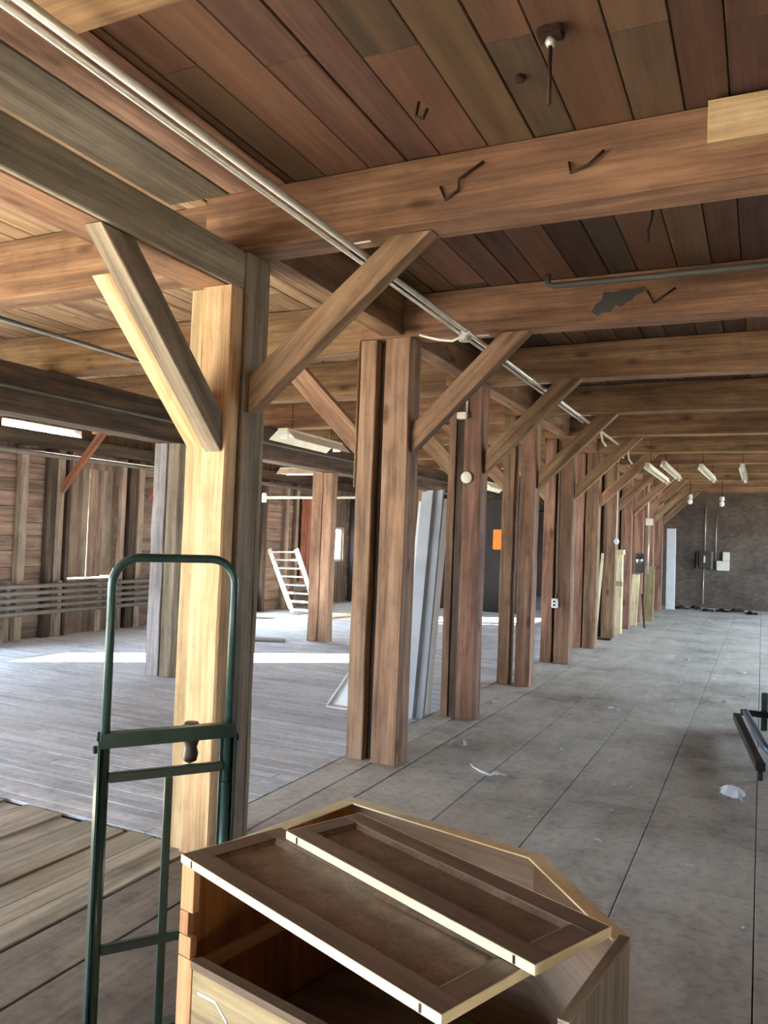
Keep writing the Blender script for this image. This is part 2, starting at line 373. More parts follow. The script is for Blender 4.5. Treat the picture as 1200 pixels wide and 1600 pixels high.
# weathered patch, left foreground
x = -2.470; k = 0
while x > -4.6:
    wd = (0.15, 0.13, 0.17, 0.14, 0.155)[k % 5]
    plank((x - wd + 0.007, x), (-0.4 - 0.2 * (k % 2), 3.19 + 0.05 * ((k * 7) % 5) / 5), (-0.02, 0.004 - 0.004 * (k % 3)), 'floor_patch', 'y', 'floor_plank', fl)
    x -= wd; k += 1
XPATCH = x
def board_field(name, x, y, z, mat, wd, gap, across, L, parent, seed=3, dz=0.003):
    """many narrow boards in one mesh; across = axis along which the boards are laid side by side"""
    r = random.Random(seed); bm = bmesh.new()
    lo, hi = (y if across == 'y' else x); a, b = (x if across == 'y' else y)
    t = lo
    while t < hi - 0.01:
        wv = wd * r.uniform(0.9, 1.1); t1 = min(t + wv, hi); s = a - r.uniform(0, L)
        while s < b:
            s1 = s + L * r.uniform(0.7, 1.2); p, q = max(s, a), min(s1, b); d = r.uniform(-dz, 0)
            if q - p > 0.02:
                if across == 'y': box_bm(bm, (p, q - 0.003), (t, t1 - gap), (z[0], z[1] + d))
                else: box_bm(bm, (t, t1 - gap), (p, q - 0.003), (z[0] - d, z[1]))
            s = s1
        t = t1
    bmesh.ops.recalc_face_normals(bm, faces=bm.faces)
    o = fin(name, bm, mat, parent, ((x[0] + x[1]) / 2, (y[0] + y[1]) / 2, z[1])); tag(o, kind='stuff'); return o
board_field('floor_boards', (XL, -2.634), (3.245, 12.0), (-0.02, 0.0), 'floor_left', 0.085, 0.004, 'y', 3.0, fl)
board_field('floor_boards', (XL, -2.627), (12.0, YF), (-0.02, 0.0), 'floor_left', 0.17, 0.004, 'y', 3.0, fl, seed=5)
board_field('floor_boards', (XL, XPATCH - 0.004), (YB, 3.24), (-0.02, 0.0), 'floor_left', 0.15, 0.005, 'x', 3.0, fl, seed=6)
tag(boxes('floor_field', [((XPATCH, -2.46), (YB, -0.62), (-0.02, 0.0))], 'floor_near', fl), kind='stuff')

# ---- ceiling
cl = boxes('ceiling', [((XL - 0.3, XR + 0.3), (YB - 0.3, YF + 0.3), (3.268, 3.42))], 'roof'); tag(cl, 'boarded underside of the floor above', kind='structure')
k = 0; x = -2.26
while x < 0.62:
    wd = (0.2, 0.17, 0.23, 0.19, 0.16, 0.22)[k % 6]; y = -0.4 - (k * 0.83) % 1.75
    while y < 12.2:
        y1 = y + (3.5 if (k % 3) else 1.75 + 1.75 * ((k // 3) % 2)); y1 = min(y1, 13.0)
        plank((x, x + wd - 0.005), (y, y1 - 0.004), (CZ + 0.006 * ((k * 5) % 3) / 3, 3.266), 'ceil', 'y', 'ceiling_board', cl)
        y = y1
    x += wd; k += 1
XC = x
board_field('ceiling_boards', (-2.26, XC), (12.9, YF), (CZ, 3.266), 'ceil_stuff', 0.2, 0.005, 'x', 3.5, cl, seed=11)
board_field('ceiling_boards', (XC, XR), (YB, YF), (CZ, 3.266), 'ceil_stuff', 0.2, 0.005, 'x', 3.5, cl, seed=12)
k = 0; x = -2.62
while x > -6.2:
    wd = (0.15, 0.17, 0.14, 0.18)[k % 4]; y = 0.3 + (k * 0.9) % 1.8
    while y < 8.4:
        y1 = min(y + 3.5, 8.9)
        if x > -1.25 * y1 - 0.6:
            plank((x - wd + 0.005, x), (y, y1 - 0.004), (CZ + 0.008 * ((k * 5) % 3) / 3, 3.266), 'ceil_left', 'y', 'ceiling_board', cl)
        y = y1
    x -= wd; k += 1
XCL = x
board_field('ceiling_boards', (XL, XCL), (YB, YF), (CZ, 3.266), 'ceil_left_stuff', 0.16, 0.005, 'x', 3.5, cl, seed=13)
board_field('ceiling_boards', (XCL, -2.62), (8.9, YF), (CZ, 3.266), 'ceil_left_stuff', 0.16, 0.005, 'x', 3.5, cl, seed=14)
tag(boxes('ceiling_field', [((XCL, -2.27), (YB, 0.2), (CZ + 0.01, 3.266)), ((-2.615, -2.265), (0.2, YF), (CZ + 0.01, 3.266))], 'ceil_left_stuff', cl), kind='stuff')

# ---- walls, with real openings
def wall_with_holes(name, fixed, u, z, holes, mat, along):
    """wall slab; `along` = 'y' (wall at x range fixed) or 'x'; holes = (u0,u1,z0,z1)"""
    bm = bmesh.new(); us = sorted(set([u[0], u[1]] + [h[0] for h in holes] + [h[1] for h in holes]))
    for a, b in zip(us, us[1:]):
        hs = sorted([(h[2], h[3]) for h in holes if h[0] < (a + b) / 2 < h[1]]); s = z[0]
        for h0, h1 in hs + [(z[1], z[1])]:
            if h0 - s > 0.001:
                if along == 'y': box_bm(bm, fixed, (a, b), (s, h0))
                else: box_bm(bm, (a, b), fixed, (s, h0))
            s = h1
    bmesh.ops.recalc_face_normals(bm, faces=bm.faces)
    o = fin(name, bm, mat, None, (fixed[0], 0, 0) if along == 'y' else (0, fixed[0], 0)); tag(o, kind='structure'); return o

LH = [(-3.9, -1.1, 0.4, 2.5), (5.2, 7.1, 0.6, 2.4), (7.25, 8.6, 2.83, 2.93), (8.40, 9.30, 0.78, 2.4), (10.9, 13.1, 0.45, 0.9), (10.9, 12.7, 1.3, 2.4), (16.2, 16.8, 0.95, 1.75)]
wl = wall_with_holes('wall_left', (XL - 0.16, XL), (YB, YF), (-0.02, 3.266), LH, 'wall_wood', 'y'); wl['label'] = 'boarded timber wall with studs and heating pipes at far left'
RH = [(9.4, 10.6, 0.9, 2.5), (11.6, 13.2, 0.9, 2.6), (14.4, 16.0, 0.9, 2.6), (17.2, 18.8, 0.9, 2.6), (20.0, 21.6, 0.9, 2.6)]
wr = wall_with_holes('wall_right', (XR, XR + 0.16), (YB, YF), (-0.02, 3.266), RH, 'wall_wood', 'y')
BH = [(-8.6, -6.2, 0.3, 2.5), (-4.8, -3.1, 0.8, 2.5)]
wb = wall_with_holes('wall_back', (YB - 0.16, YB), (XL - 0.16, XR + 0.16), (-0.02, 3.266), BH, 'wall_wood', 'x')
wf = wall_with_holes('wall_far', (YF, YF + 0.2), (XL - 0.16, XR + 0.16), (-0.02, 3.266), [], 'brick', 'x'); wf['label'] = 'dark rough brick wall closing the far end'
nwin = 0
def window(h, side):
    global nwin
    nwin += 1; u0, u1, z0, z1 = h; f = 0.05; lst = []
    if side in ('L', 'R'):
        X = (XL - 0.12, XL - 0.05) if side == 'L' else (XR + 0.05, XR + 0.12)
        mk = lambda a, b, c, d: (X, (a, b), (c, d)); portal((sum(X) / 2, (u0 + u1) / 2, (z0 + z1) / 2), u1 - u0, z1 - z0, (1 if side == 'L' else -1, 0, 0))
    else:
        Y = (YB - 0.12, YB - 0.05)
        mk = lambda a, b, c, d: ((a, b), Y, (c, d)); portal(((u0 + u1) / 2, sum(Y) / 2, (z0 + z1) / 2), u1 - u0, z1 - z0, (0, 1, 0))
    lst = [mk(u0, u0 + f, z0, z1), mk(u1 - f, u1, z0, z1), mk(u0 + f, u1 - f, z0, z0 + f), mk(u0 + f, u1 - f, z1 - f, z1)]
    tag(boxes('window_%d' % nwin, lst, 'tin'), kind='structure')
for h in (LH[0], LH[1], LH[4], LH[5], LH[6]): window(h, 'L')
tag(boxes('sun_blocker', [((-10.55, -10.45), (5.10, 6.02), (-0.8, 3.3))], 'wall_wood'), kind='structure')  # unseen panel added outside to keep direct sun off part of the opening
for h in RH: window(h, 'R')
for h in BH: window(h, 'B')

# left wall: horizontal sheathing planks, studs, plate, boarded window
for sec, (ya, yb) in enumerate(((6.42, 8.36), (9.34, 10.85))):
    z = 0.02; k = 0
    while z < 2.55:
        hh = (0.2, 0.17, 0.22)[k % 3]
        bar('wall_plank', (XL, XL + 0.022), (ya, yb), (z, z + hh - 0.008), 'wall_wood', wl, 'y', ch=0.003, n=2, jit=0.001, seed=k); z += hh; k += 1
z = 0.02; k = 0
while z < 2.55:
    hh = (0.2, 0.17, 0.22)[k % 3]
    for (ya, yb) in ((13.15, 16.15), (16.95, 22.9)):
        bar('wall_plank', (XL, XL + 0.022), (ya, yb), (z, z + hh - 0.008), 'wall_wood', wl, 'y', ch=0.003, n=2, jit=0.001, seed=k)
    z += hh; k += 1
for i, (y, wd, m) in enumerate(((6.55, 0.1, 'wall_stud'), (7.56, 0.12, 'wall_stud'), (8.03, 0.13, 'dark_timber'), (8.17, 0.13, 'wall_stud'), (8.33, 0.06, 'dark_timber'),
                               (9.40, 0.08, 'wall_stud'), (9.60, 0.13, 'dark_timber'), (9.78, 0.12, 'wall_stud'), (10.4, 0.12, 'wall_stud'), (13.3, 0.12, 'dark_timber'), (14.1, 0.14, 'wall_stud'), (14.5, 0.1, 'wall_stud'), (16.0, 0.12, 'wall_stud'), (17.6, 0.12, 'wall_stud'), (19.4, 0.12, 'wall_stud'))):
    bar('stud', (XL + 0.024, XL + 0.12), (y - wd / 2, y + wd / 2), (0.0, 2.6), m, wl, 'z', n=5, jit=0.003, seed=i)
bar('wall_plate', (XL + 0.002, XL + 0.2), (YB, YF), (2.62, 2.79), 'dark_timber', wl, 'y', n=8, jit=0.003)
for k, (a, b, z0) in enumerate(((8.415, 8.712, 0.80), (8.717, 8.835, 0.80), (8.844, 9.125, 0.80), (9.13, 9.296, 0.815))):
    bar('window_board', (XL - 0.06, XL - 0.03), (a, b), (z0, 2.42), ('wall_wood', 'wall_stud', 'wall_wood', 'wall_stud')[k], wl, 'z', n=3, jit=0.002, seed=k)
bar('window_sill', (XL - 0.1, XL + 0.04), (8.38, 9.32), (0.745, 0.78), 'wall_stud', wl, 'y')
# red-brown boarded door on the left wall behind the steps
for k in range(5):
    bar('door_board', (XL + 0.125, XL + 0.15), (14.62 + k * 0.22, 14.83 + k * 0.22), (0.55, 2.35), 'red_board', wl, 'z', n=2, jit=0.001, seed=k)

# ================================================================== TIMBER FRAME
POSTY = [3.15, 5.0, 6.62, 8.5, 10.42, 12.22, 13.82, 15.6, 17.25, 19.0, 20.8]
BEAMY = [3.2, 5.0, 6.68, 8.5, 10.3, 12.2, 13.85, 15.6, 17.3, 19.05, 20.85]
ZB = 2.94
# --- nearest post
p = empty('timber_post', (-2.46, 3.28, 0), 'pale yellow timber post nearest the camera, standing behind the hand truck', 'post')
bar('side_plank', (-2.60, -2.518), (3.155, 3.222), (0.004, 2.745), 'post_mid', p, 'z', n=8, jit=0.003, seed=1)
bar('front_timber', (-2.515, -2.335), (3.13, 3.222), (0.004, 2.745), 'post_bright', p, 'z', n=8, jit=0.004, seed=2, ch=0.01)
bar('rear_timber', (-2.575, -2.328), (3.24, 3.40), (0.004, ZB - 0.002), 'post_gray', p, 'z', n=8, jit=0.003, seed=3)
bar('rear_plank', (-2.565, -2.334), (3.404, 3.446), (0.004, ZB - 0.002), 'post_gray', p, 'z', n=8, jit=0.003, seed=4)
# --- the other posts of the row
desc = {1: 'split timber post with a wide dark slot, beside the leaning metal sheet', 2: 'brown timber post carrying a round white disc, third from the camera', 3: 'timber post with a narrow see-through slot, fourth from the camera',
        4: 'timber post carrying a white outlet box low down, fifth from the camera', 5: 'plain paired timber post, sixth from the camera, beyond the outlet box', 6: 'timber post with a thin stick leaning on it, seventh from the camera',
        7: 'timber post just beyond the cream boxed column, eighth from the camera', 8: 'timber post beside the grey meter, ninth from the camera', 9: 'timber post beside the tan leaning board, tenth from the camera', 10: 'last timber post of the row, next to the white door slab'}
for i in range(1, 11):
    y = POSTY[i]; p = empty('timber_post', (-2.4, y + 0.1, 0), desc[i], 'post')
    dl, dr = ((-2.605, -2.480), (-2.405, -2.215)) if i == 1 else ((-2.53, -2.463), (-2.385, -2.225)) if i == 2 else ((-2.60, -2.470), (-2.40, -2.235)) if i == 3 else ((-2.61, -2.485 + 0.02 * (i % 3)), (-2.43 + 0.01 * (i % 2), -2.235))
    bar('left_timber', dl, (y + 0.01, y + 0.19), (0.004, ZB - 0.004), 'post', p, 'z', n=8, jit=0.003, seed=i)
    bar('right_timber', dr, (y, y + 0.20), (0.004, ZB - 0.004), 'post', p, 'z', n=8, jit=0.003, seed=i + 20)
    if i == 2: bar('filler_plank', (-2.46, -2.388), (y + 0.03, y + 0.17), (0.004, ZB - 0.004), 'dark_timber', p, 'z', n=8, jit=0.002, seed=9)
    if i != 3: bar('spacer', (dl[1] + 0.003, dr[0] - 0.003), (y + 0.09, y + 0.16), (0.004, ZB - 0.01), 'dark_timber', p, 'z', n=4, jit=0.001) if i != 2 else None
    if i == 1: bar('edge_strip', (-2.622, -2.608), (y + 0.0, y + 0.08), (1.9, ZB), 'brace', p, 'z', n=3, jit=0.001)
# --- longitudinal girders over the row
gd = empty('lower_girder', (-2.47, 3.2, 2.75), 'grey-sided lower girder running from upper left to the nearest post', 'girder')
bar('core_timber', (-2.60, -2.372), (YB, 3.225), (2.748, 2.936), 'beam', gd, 'y', n=16, jit=0.003, seed=2)
bar('side_plank', (-2.368, -2.338), (YB, 3.225), (2.750, 2.938), 'girder_grey', gd, 'y', n=16, jit=0.002, seed=5)
for xr, m in (((-2.80, -2.425), 'board_grey'), ((-2.42, -2.10), 'brace')):
    bar('ceiling_board', xr, (YB, 3.185), (CZ - 0.016, CZ - 0.003), m, cl, 'y', n=1, jit=0.0)
for i in range(10):
    gd = bar('row_girder', (-2.435, -2.275), (BEAMY[i] + 0.21, BEAMY[i + 1] - 0.01), (ZB + 0.012, CZ - 0.002), 'beam', None, 'y', n=3, jit=0.003, seed=i)
    tag(gd, 'short girder along the row between the %s and %s posts' % (ORD[i], ORD[i + 1]), 'girder', 'girders along the post row')
# --- cross beams to the right
b0 = bar('cross_beam', (-1.79, XR), (1.40, 1.62), (ZB, CZ - 0.002), 'beam', None, 'x', n=10, jit=0.004, seed=31)
tag(b0, 'cross beam end at the very top left, nearest the camera', 'beam', 'cross beams on the right')
bl = {0: 'large orange cross beam resting on the nearest post, with iron hooks', 1: 'cross beam with a dark stain and an iron hook, over the slotted post'}
for i, y in enumerate(BEAMY):
    o = bar('cross_beam', (-2.57 if i == 0 else -2.60 if i else 0, XR), (y, y + 0.2), (ZB, CZ - 0.002), 'beam', None, 'x', n=12, jit=0.004, seed=40 + i)
    tag(o, bl.get(i, 'dark brown cross beam over the %s post, right of the row' % ORD[i]), 'beam', 'cross beams on the right')
tb = [(-0.99, 3.0), (-0.965, 3.05), (-0.93, 3.07), (-0.92, 3.12), (-0.86, 3.112), (-0.80, 3.125), (-0.74, 3.118), (-0.68, 3.13), (-0.685, 3.095), (-0.73, 3.085), (-0.75, 3.055), (-0.79, 3.045), (-0.81, 3.015), (-0.85, 3.03), (-0.88, 2.99), (-0.93, 3.0), (-0.95, 2.97)]
beam2 = [o for o in COL.objects if o.get('label') == bl[1]][0]
prism('tar_patch', [(a, 4.9925, c) for a, c in tb], (0, 0.003, 0), 'panel_box', beam2, None, 0)
o = bar('beam_splice', (-0.215, 1.4), (3.12, 3.196), (3.055, 3.215), 'post_mid', None, 'x', n=4, jit=0.003); tag(o, 'pale splice block on the large cross beam at upper right', 'block')
# --- left cross beams
for i, y in enumerate([-0.35, 1.45] + BEAMY):
    o = bar('cross_beam', (XL + 0.22, -2.61), (y + 0.08, y + 0.27), (2.885, CZ - 0.002), 'beam', None, 'x', n=12, jit=0.004, seed=60 + i)
    tag(o, 'cross beam left of the row, ' + ('out of the picture behind the camera' if i == 0 else 'nearest the camera' if i == 1 else 'level with the %s post' % ORD[i - 2]), 'beam', 'cross beams on the left')
# --- knee braces
for i, y in enumerate(POSTY):
    x0 = -2.318 if i == 0 else -2.213; yb0 = y + 0.12 if i == 0 else y + 0.055
    e = 0.13 if i == 0 else 0.0
    pts = [(x0, 0, 2.14), (x0, 0, 2.33), (x0 + 0.625 + e, 0, ZB - 0.003), (x0 + 0.82 + e, 0, ZB - 0.003)]
    o = prism('knee_brace', [(a, yb0, c) for a, b, c in pts], (0, 0.09, 0), 'brace', None, (1, 0, 1))
    tag(o, 'diagonal knee brace rising right from the %s post to its cross beam' % ORD[i], 'brace', 'right knee braces')
    x0 = -2.604 if i == 0 else dl0 if False else (-2.604, -2.628, -2.535, -2.606)[i] if i < 4 else -2.616
    pts = [(x0, 0, 2.10), (x0, 0, 2.30), (x0 - 0.58, 0, 2.88), (x0 - 0.80, 0, 2.88)]
    if i == 0: continue
    yl = y + 0.10
    o = prism('knee_brace', [(a, yl, c) for a, b, c in pts], (0, 0.085, 0), 'brace', None, (-1, 0, 1))
    tag(o, 'diagonal knee brace rising left from the %s post to the left beam' % ORD[i], 'brace', 'left knee braces')
o = empty('knee_brace', (-2.46, 3.1, 1.93), None, None)
prism('right_plank', [(-2.455, 3.126, 1.93), (-2.455, 3.126, 2.12), (-2.455, 2.49, 2.744), (-2.455, 2.30, 2.744)], (0.095, 0, 0), 'post_gray', o, (0, -1, 1))
prism('left_plank', [(-2.565, 3.126, 1.95), (-2.565, 3.126, 2.12), (-2.565, 2.60, 2.635), (-2.565, 2.46, 2.60)], (0.106, 0, 0), 'post_bright', o, (0, -1, 1))
tag(o, 'double-plank knee brace leaning from the nearest post towards the camera to the lower girder', 'brace')
# --- second row of posts, further left
gd = bar('row_girder', (-5.86, -5.60), (YB, YF - 0.05), (2.465, 2.880), 'dark_timber', None, 'y', n=20, jit=0.004); tag(gd, 'dark girder over the second row of posts at far left', 'girder')
d2 = ['out of the picture at left', 'grey weathered, behind the hand truck', 'reddish, beside the wooden steps', 'hidden behind the slotted post', 'at the dark tarpaulin']
for i, y in enumerate((3.15, 6.65, 10.15, 13.65)):
    dx = 0 if i < 2 else -0.1
    p = empty('timber_post', (-5.74 + dx, y + 0.1, 0), 'timber post of the second row, ' + d2[i], 'post')
    bar('left_timber', (-5.89 + dx, -5.725 + dx), (y, y + 0.2), (0.004, 2.462), 'grey_wood' if i == 1 else 'post', p, 'z', n=8, jit=0.004, seed=i)
    bar('right_timber', (-5.72 + dx, -5.575 + dx), (y + 0.02, y + 0.2), (0.004, 2.462), 'post_gray' if i == 1 else 'post', p, 'z', n=8, jit=0.004, seed=i + 5)
# wall braces
for y, nm in ((8.16, 'by the boarded window'), (9.9, 'right of the boarded window')):
    o = prism('knee_brace', [(XL + 0.126, y, 2.0), (XL + 0.126, y, 2.13), (XL + 0.8, y, 2.88), (XL + 0.92, y, 2.88)], (0, 0.07, 0), 'red_board', None, (1, 0, 1.2))
    tag(o, 'thin reddish diagonal brace on the left wall ' + nm, 'brace')
# dark partition at the back of the left room
pt = boxes('wall_partition', [((-8.95, -4.7), (17.0, 17.1), (-0.018, 2.45))], 'curtain'); tag(pt, 'dark tarpaulin-covered partition at the back of the left room', kind='structure')

# ================================================================== PIPES AND CONDUITS
def straps(parent, ys, x, z): 
    for y in ys: boxes('strap', [((x - 0.05, x + 0.05), (y, y + 0.014), (z + 0.018, z + 0.023))], 'galv', parent)
c = empty('conduit_run', (-1.74, 6, 2.87), 'twin galvanised conduit running along the ceiling just right of the post row', 'conduit')
tube('conduit', [(-1.715, -1.0, 2.868), (-1.715, 8.6, 2.868), (-1.715, 11.5, 2.868)], 0.0155, 'galv', c)
tube('conduit', [(-1.765, -1.0, 2.862), (-1.765, 8.6, 2.862)], 0.0095, 'galv', c)
straps(c, (3.29, 5.09, 6.77, 8.59, 10.39), -1.735, ZB - 0.027)
for y in (1.28, 4.72, 6.30, 8.2): lathe('coupling', (-1.715, y, 2.868), (0, 1, 0), [(0, 0.015), (0.0, 0.021), (0.06, 0.021), (0.06, 0.015)], 'galv', c)
lathe('junction_box', (-1.74, 4.78, 2.85), (0, 0, 1), [(-0.03, 0.0), (-0.03, 0.04), (0.025, 0.04), (0.025, 0.0)], 'galv', c)
tube('flex_cable', [(-1.76, 4.78, 2.85), (-1.83, 4.79, 2.83), (-1.92, 4.80, 2.845), (-2.0, 4.81, 2.87), (-2.08, 4.84, 2.90)], 0.008, 'white_metal', c)
for y in (9.4, 10.7, 11.45):
    tube('drop_cable', [(-1.715, y, 2.86), (-1.7, y + 0.03, 2.76), (-1.66, y + 0.05, 2.70)], 0.012, 'white_metal', c, 6)
c = empty('conduit_run', (-4.47, 4, 2.85), 'thin twin conduit crossing the left ceiling in front of the dark beam', 'conduit')
tube('conduit', [(-4.45, 0.2, 2.868), (-4.45, 5.2, 2.868)], 0.011, 'pipe_dark', c); tube('conduit', [(-4.50, 0.2, 2.868), (-4.50, 5.2, 2.868)], 0.008, 'galv', c)
o = tube('ceiling_pipe', [(-1.15, 4.52, 3.10), (-1.15, 4.52, 3.045), (-1.11, 4.525, 3.035), (-0.6, 4.58, 3.05), (XR - 0.1, 5.0 - 0.2, 3.12)], 0.019, 'pipe_dark'); tag(o, 'grey pipe with a bent end hanging under the right ceiling', 'pipe')
o = tube('girder_pipe', [(-5.57, YB + 0.2, 2.66), (-5.57, 6.8, 2.67), (-5.57, 16.8, 2.66)], 0.017, 'pipe_dark'); tag(o, 'dull steel pipe along the dark left girder', 'pipe')
o = tube('wall_pipe', [(XL + 0.17, 5.0, 2.50), (XL + 0.17, 16.0, 2.52)], 0.035, 'heat_pipe'); tag(o, 'brown pipe running high along the left wall', 'pipe')
t = empty('white_pipe', (-7.2, 12.5, 2.2), 'white horizontal pipe behind the reddish post of the second row', 'pipe')
tube('pipe', [(-8.35, 12.5, 2.21), (-6.0, 12.5, 2.24)], 0.022, 'white_metal', t); lathe('valve', (-8.4, 12.5, 2.12), (0, 0, 1), [(0, 0.02), (0, 0.045), (0.16, 0.045), (0.18, 0.02)], 'white_metal', t)
for xx in (-8.0, -6.3): tube('hanger_rod', [(xx, 12.5, 2.232), (xx, 12.5, CZ - 0.002)], 0.005, 'iron', t, 5)
h = empty('heating_pipes', (XL + 0.2, 8.4, 0), 'bank of five dusty heating pipes low on the left wall', 'radiator')
for z in (0.72, 0.63, 0.54, 0.45, 0.36): tube('pipe', [(XL + 0.21, 6.35, z), (XL + 0.21, 10.6, z + 0.01)], 0.03, 'heat_pipe', h)
for y in (7.3, 8.15, 8.9, 10.2): boxes('bracket', [((XL + 0.125, XL + 0.175), (y, y + 0.07), (0.004, 0.78))], 'wall_stud', h)

# iron hooks
def hook(pts, label, r=0.0065, name='iron_hook'):
    o = tube(name, pts, r, 'iron', None, 6); tag(o, label, 'hook'); return o
yb = 3.19
hook([(-1.30, yb, 3.085), (-1.27, yb - 0.01, 3.02), (-1.21, yb - 0.012, 3.055), (-1.21, yb - 0.012, 3.10), (-1.10, yb - 0.01, 3.16)], 'bent iron hook on the large cross beam, left of two')
hook([(-0.74, yb, 3.10), (-0.73, yb - 0.01, 3.05), (-0.66, yb - 0.012, 3.07), (-0.60, yb - 0.01, 3.12)], 'bent iron hook on the large cross beam, right of two')
hook([(-0.66, 4.985, 3.10), (-0.62, 4.98, 3.02), (-0.50, 4.98, 3.10)], 'thin iron hook on the stained cross beam')
hook([(-1.23, 2.77, 3.23), (-1.235, 2.76, 3.17), (-1.20, 2.75, 3.15), (-1.19, 2.76, 3.19)], 'small iron hook in the ceiling boards, left of the hanger')
h = empty('pipe_hanger', (-0.66, 2.55, 3.2), 'iron pipe hanger with a hanging rod at top centre right', 'hanger')
boxes('plate', [((-0.70, -0.62), (2.50, 2.56), (3.205, 3.232))], 'iron', h, bev=0.004)
tube('rod', [(-0.66, 2.53, 3.205), (-0.66, 2.53, 2.98)], 0.008, 'iron', h, 6)
lathe('eye', (-0.66, 2.53, 3.205), (0, 0, -1), [(0, 0.012), (0.015, 0.02), (0.03, 0.012)], 'galv', h, 8)
lathe('old_bolt', (-0.83, 2.76, 3.238), (0, 0, -1), [(0, 0.02), (0.015, 0.02), (0.02, 0.01)], 'iron'); tag(bpy.data.objects['old_bolt'], 'rusty bolt head in the ceiling boards', 'bolt')
hook([(-0.52, 4.05, 3.23), (-0.525, 4.05, 3.16), (-0.54, 4.06, 3.12), (-0.54, 4.05, 3.05)], 'hanging iron wire hook beyond the large cross beam')

# ================================================================== LIGHT FIXTURES
def strip_light(loc, L, label, wd=0.26, rz=0.0, hang=None, group='fluorescent fixtures'):
    t = empty('strip_light', loc, label, 'light fixture', group, rz); t['_local'] = 1
    hw = min(0.06, wd * 0.3)
    hs = boxes('housing', [((-hw, hw), (-L / 2, L / 2), (0.0, 0.06))], 'white_metal', t, bev=0.006)
    for s in (-1, 1):
        prism('reflector', [(s * (hw + 0.002), -L / 2, 0.028), (s * (hw + 0.002), -L / 2, 0.034), (s * wd / 2, -L / 2, -0.045 * wd / 0.26), (s * wd / 2, -L / 2, -0.006 - 0.045 * wd / 0.26)], (0, L, 0), 'white_metal', t, None, 0)
    for s in (-1, 1): boxes('lamp_holder', [((-hw * 0.8, hw * 0.8), (s * (L / 2 - 0.04) - 0.012, s * (L / 2 - 0.04) + 0.012), (-0.05, -0.002))], 'white_plastic', hs)
    if hang:
        hang = CZ - loc[2] - 0.062
        for s in (-1, 1): tube('chain', [(0, s * L * 0.35, 0.06), (0, s * L * 0.35, 0.06 + hang)], 0.004, 'iron', t, 5)
    return t
strip_light((-4.60, 7.75, 2.60), 1.3, 'dirty white strip light with reflector wings hanging left of the slotted post', 0.32, 0.03, 0.56)
strip_light((-6.9, 11.6, 2.62), 1.2, 'white strip light just behind the reddish post of the second row', 0.3, 1.5, 0.5)
strip_light((-7.6, 13.4, 2.46), 1.2, 'small white strip light in front of the dark tarpaulin', 0.3, 0.5, 0.7)
strip_light((-4.7, 14.9, 2.60), 1.8, 'white strip light seen between the third and fourth posts', 0.3, 0.05, 0.56)
strip_light((-1.46, 12.8, 2.66), 2.6, 'far strip light closest to the row of posts', 0.09, 0.0, 0.13, 'far strip lights')
strip_light((-1.30, 13.2, 2.74), 2.4, 'far strip light second from the row of posts', 0.09, 0.0, 0.13, 'far strip lights')
strip_light((-0.80, 13.6, 2.74), 2.2, 'far strip light third from the row of posts', 0.09, -0.03, 0.13, 'far strip lights')
strip_light((-0.28, 13.6, 2.74), 2.2, 'far strip light nearest the right edge of the picture', 0.09, 0.0, 0.13, 'far strip lights')
def lamp(loc, label):
    t = empty('bulb_lamp', loc, label, 'lamp'); x, y, z = loc
    lathe('socket', (x, y, z), (0, 0, -1), [(0, 0.02), (0.0, 0.04), (0.08, 0.05), (0.08, 0.02)], 'white_metal', t); lathe('bulb', (x, y, z - 0.082), (0, 0, -1), [(0, 0.02), (0.05, 0.05), (0.1, 0.04), (0.12, 0.0)], 'white_plastic', t)
    tube('cord', [(x, y, z), (x, y, ZB - 0.005)], 0.008, 'iron', t, 5)
lamp((-1.35, 17.4, 2.66), 'small white bulb lamp far away, hanging left of the others')
lamp((-0.75, 17.4, 2.62), 'small white bulb lamp far away, hanging right of the others')

# ================================================================== ITEMS ON THE POSTS
def small_box(name, label, cat, x, y, z, mat, bev=0.006):
    o = boxes(name, [(x, y, z)], mat, None, None, bev); tag(o, label, cat); return o
d = lathe('round_disc', (-2.345, 6.617, 2.10), (0, -1, 0), [(0, 0.0), (0, 0.05), (0.02, 0.052), (0.03, 0.04), (0.032, 0.0)], 'white_metal', None, 18); tag(d, 'round white disc fixed on the third post', 'cover plate')
t = empty('junction_box', (-2.39, 6.6, 2.62), 'white junction box with a short conduit high on the third post', 'junction box')
boxes('box', [((-2.44, -2.35), (6.555, 6.61), (2.61, 2.67))], 'white_metal', t, None, 0.006); tube('conduit', [(-2.36, 6.60, 2.672), (-2.36, 6.60, ZB - 0.01)], 0.008, 'galv', t, 6)
t = empty('outlet_box', (-2.42, 10.38, 0.78), 'white outlet box with a hanging cable on the fifth post', 'outlet')
ob = boxes('box', [((-2.46, -2.38), (10.35, 10.412), (0.72, 0.84))], 'white_plastic', t, None, 0.008)
for z in (0.745, 0.79): boxes('socket', [((-2.435, -2.405), (10.344, 10.349), (z, z + 0.025))], 'black', ob)
tube('cable', [(-2.40, 10.40, 0.842), (-2.385, 10.39, 0.95), (-2.40, 10.395, 1.3), (-2.40, 10.40, 2.2), (-2.41, 10.40, 2.9)], 0.008, 'black', t, 6)
t = empty('pendant_switch', (-2.18, 13.6, 1.6), 'pull cord with a small white ball hanging before the seventh post', 'switch')
tube('cord', [(-2.18, 13.6, CZ - 0.003), (-2.18, 13.6, 1.68)], 0.008, 'white_metal', t, 5); lathe('ball', (-2.18, 13.6, 1.68), (0, 0, -1), [(0, 0.01), (0.03, 0.04), (0.06, 0.045), (0.1, 0.02)], 'white_plastic', t, 10)
t = empty('switch_box', (-2.1, 17.1, 1.9), 'pale switch box on a conduit before the ninth post', 'switch')
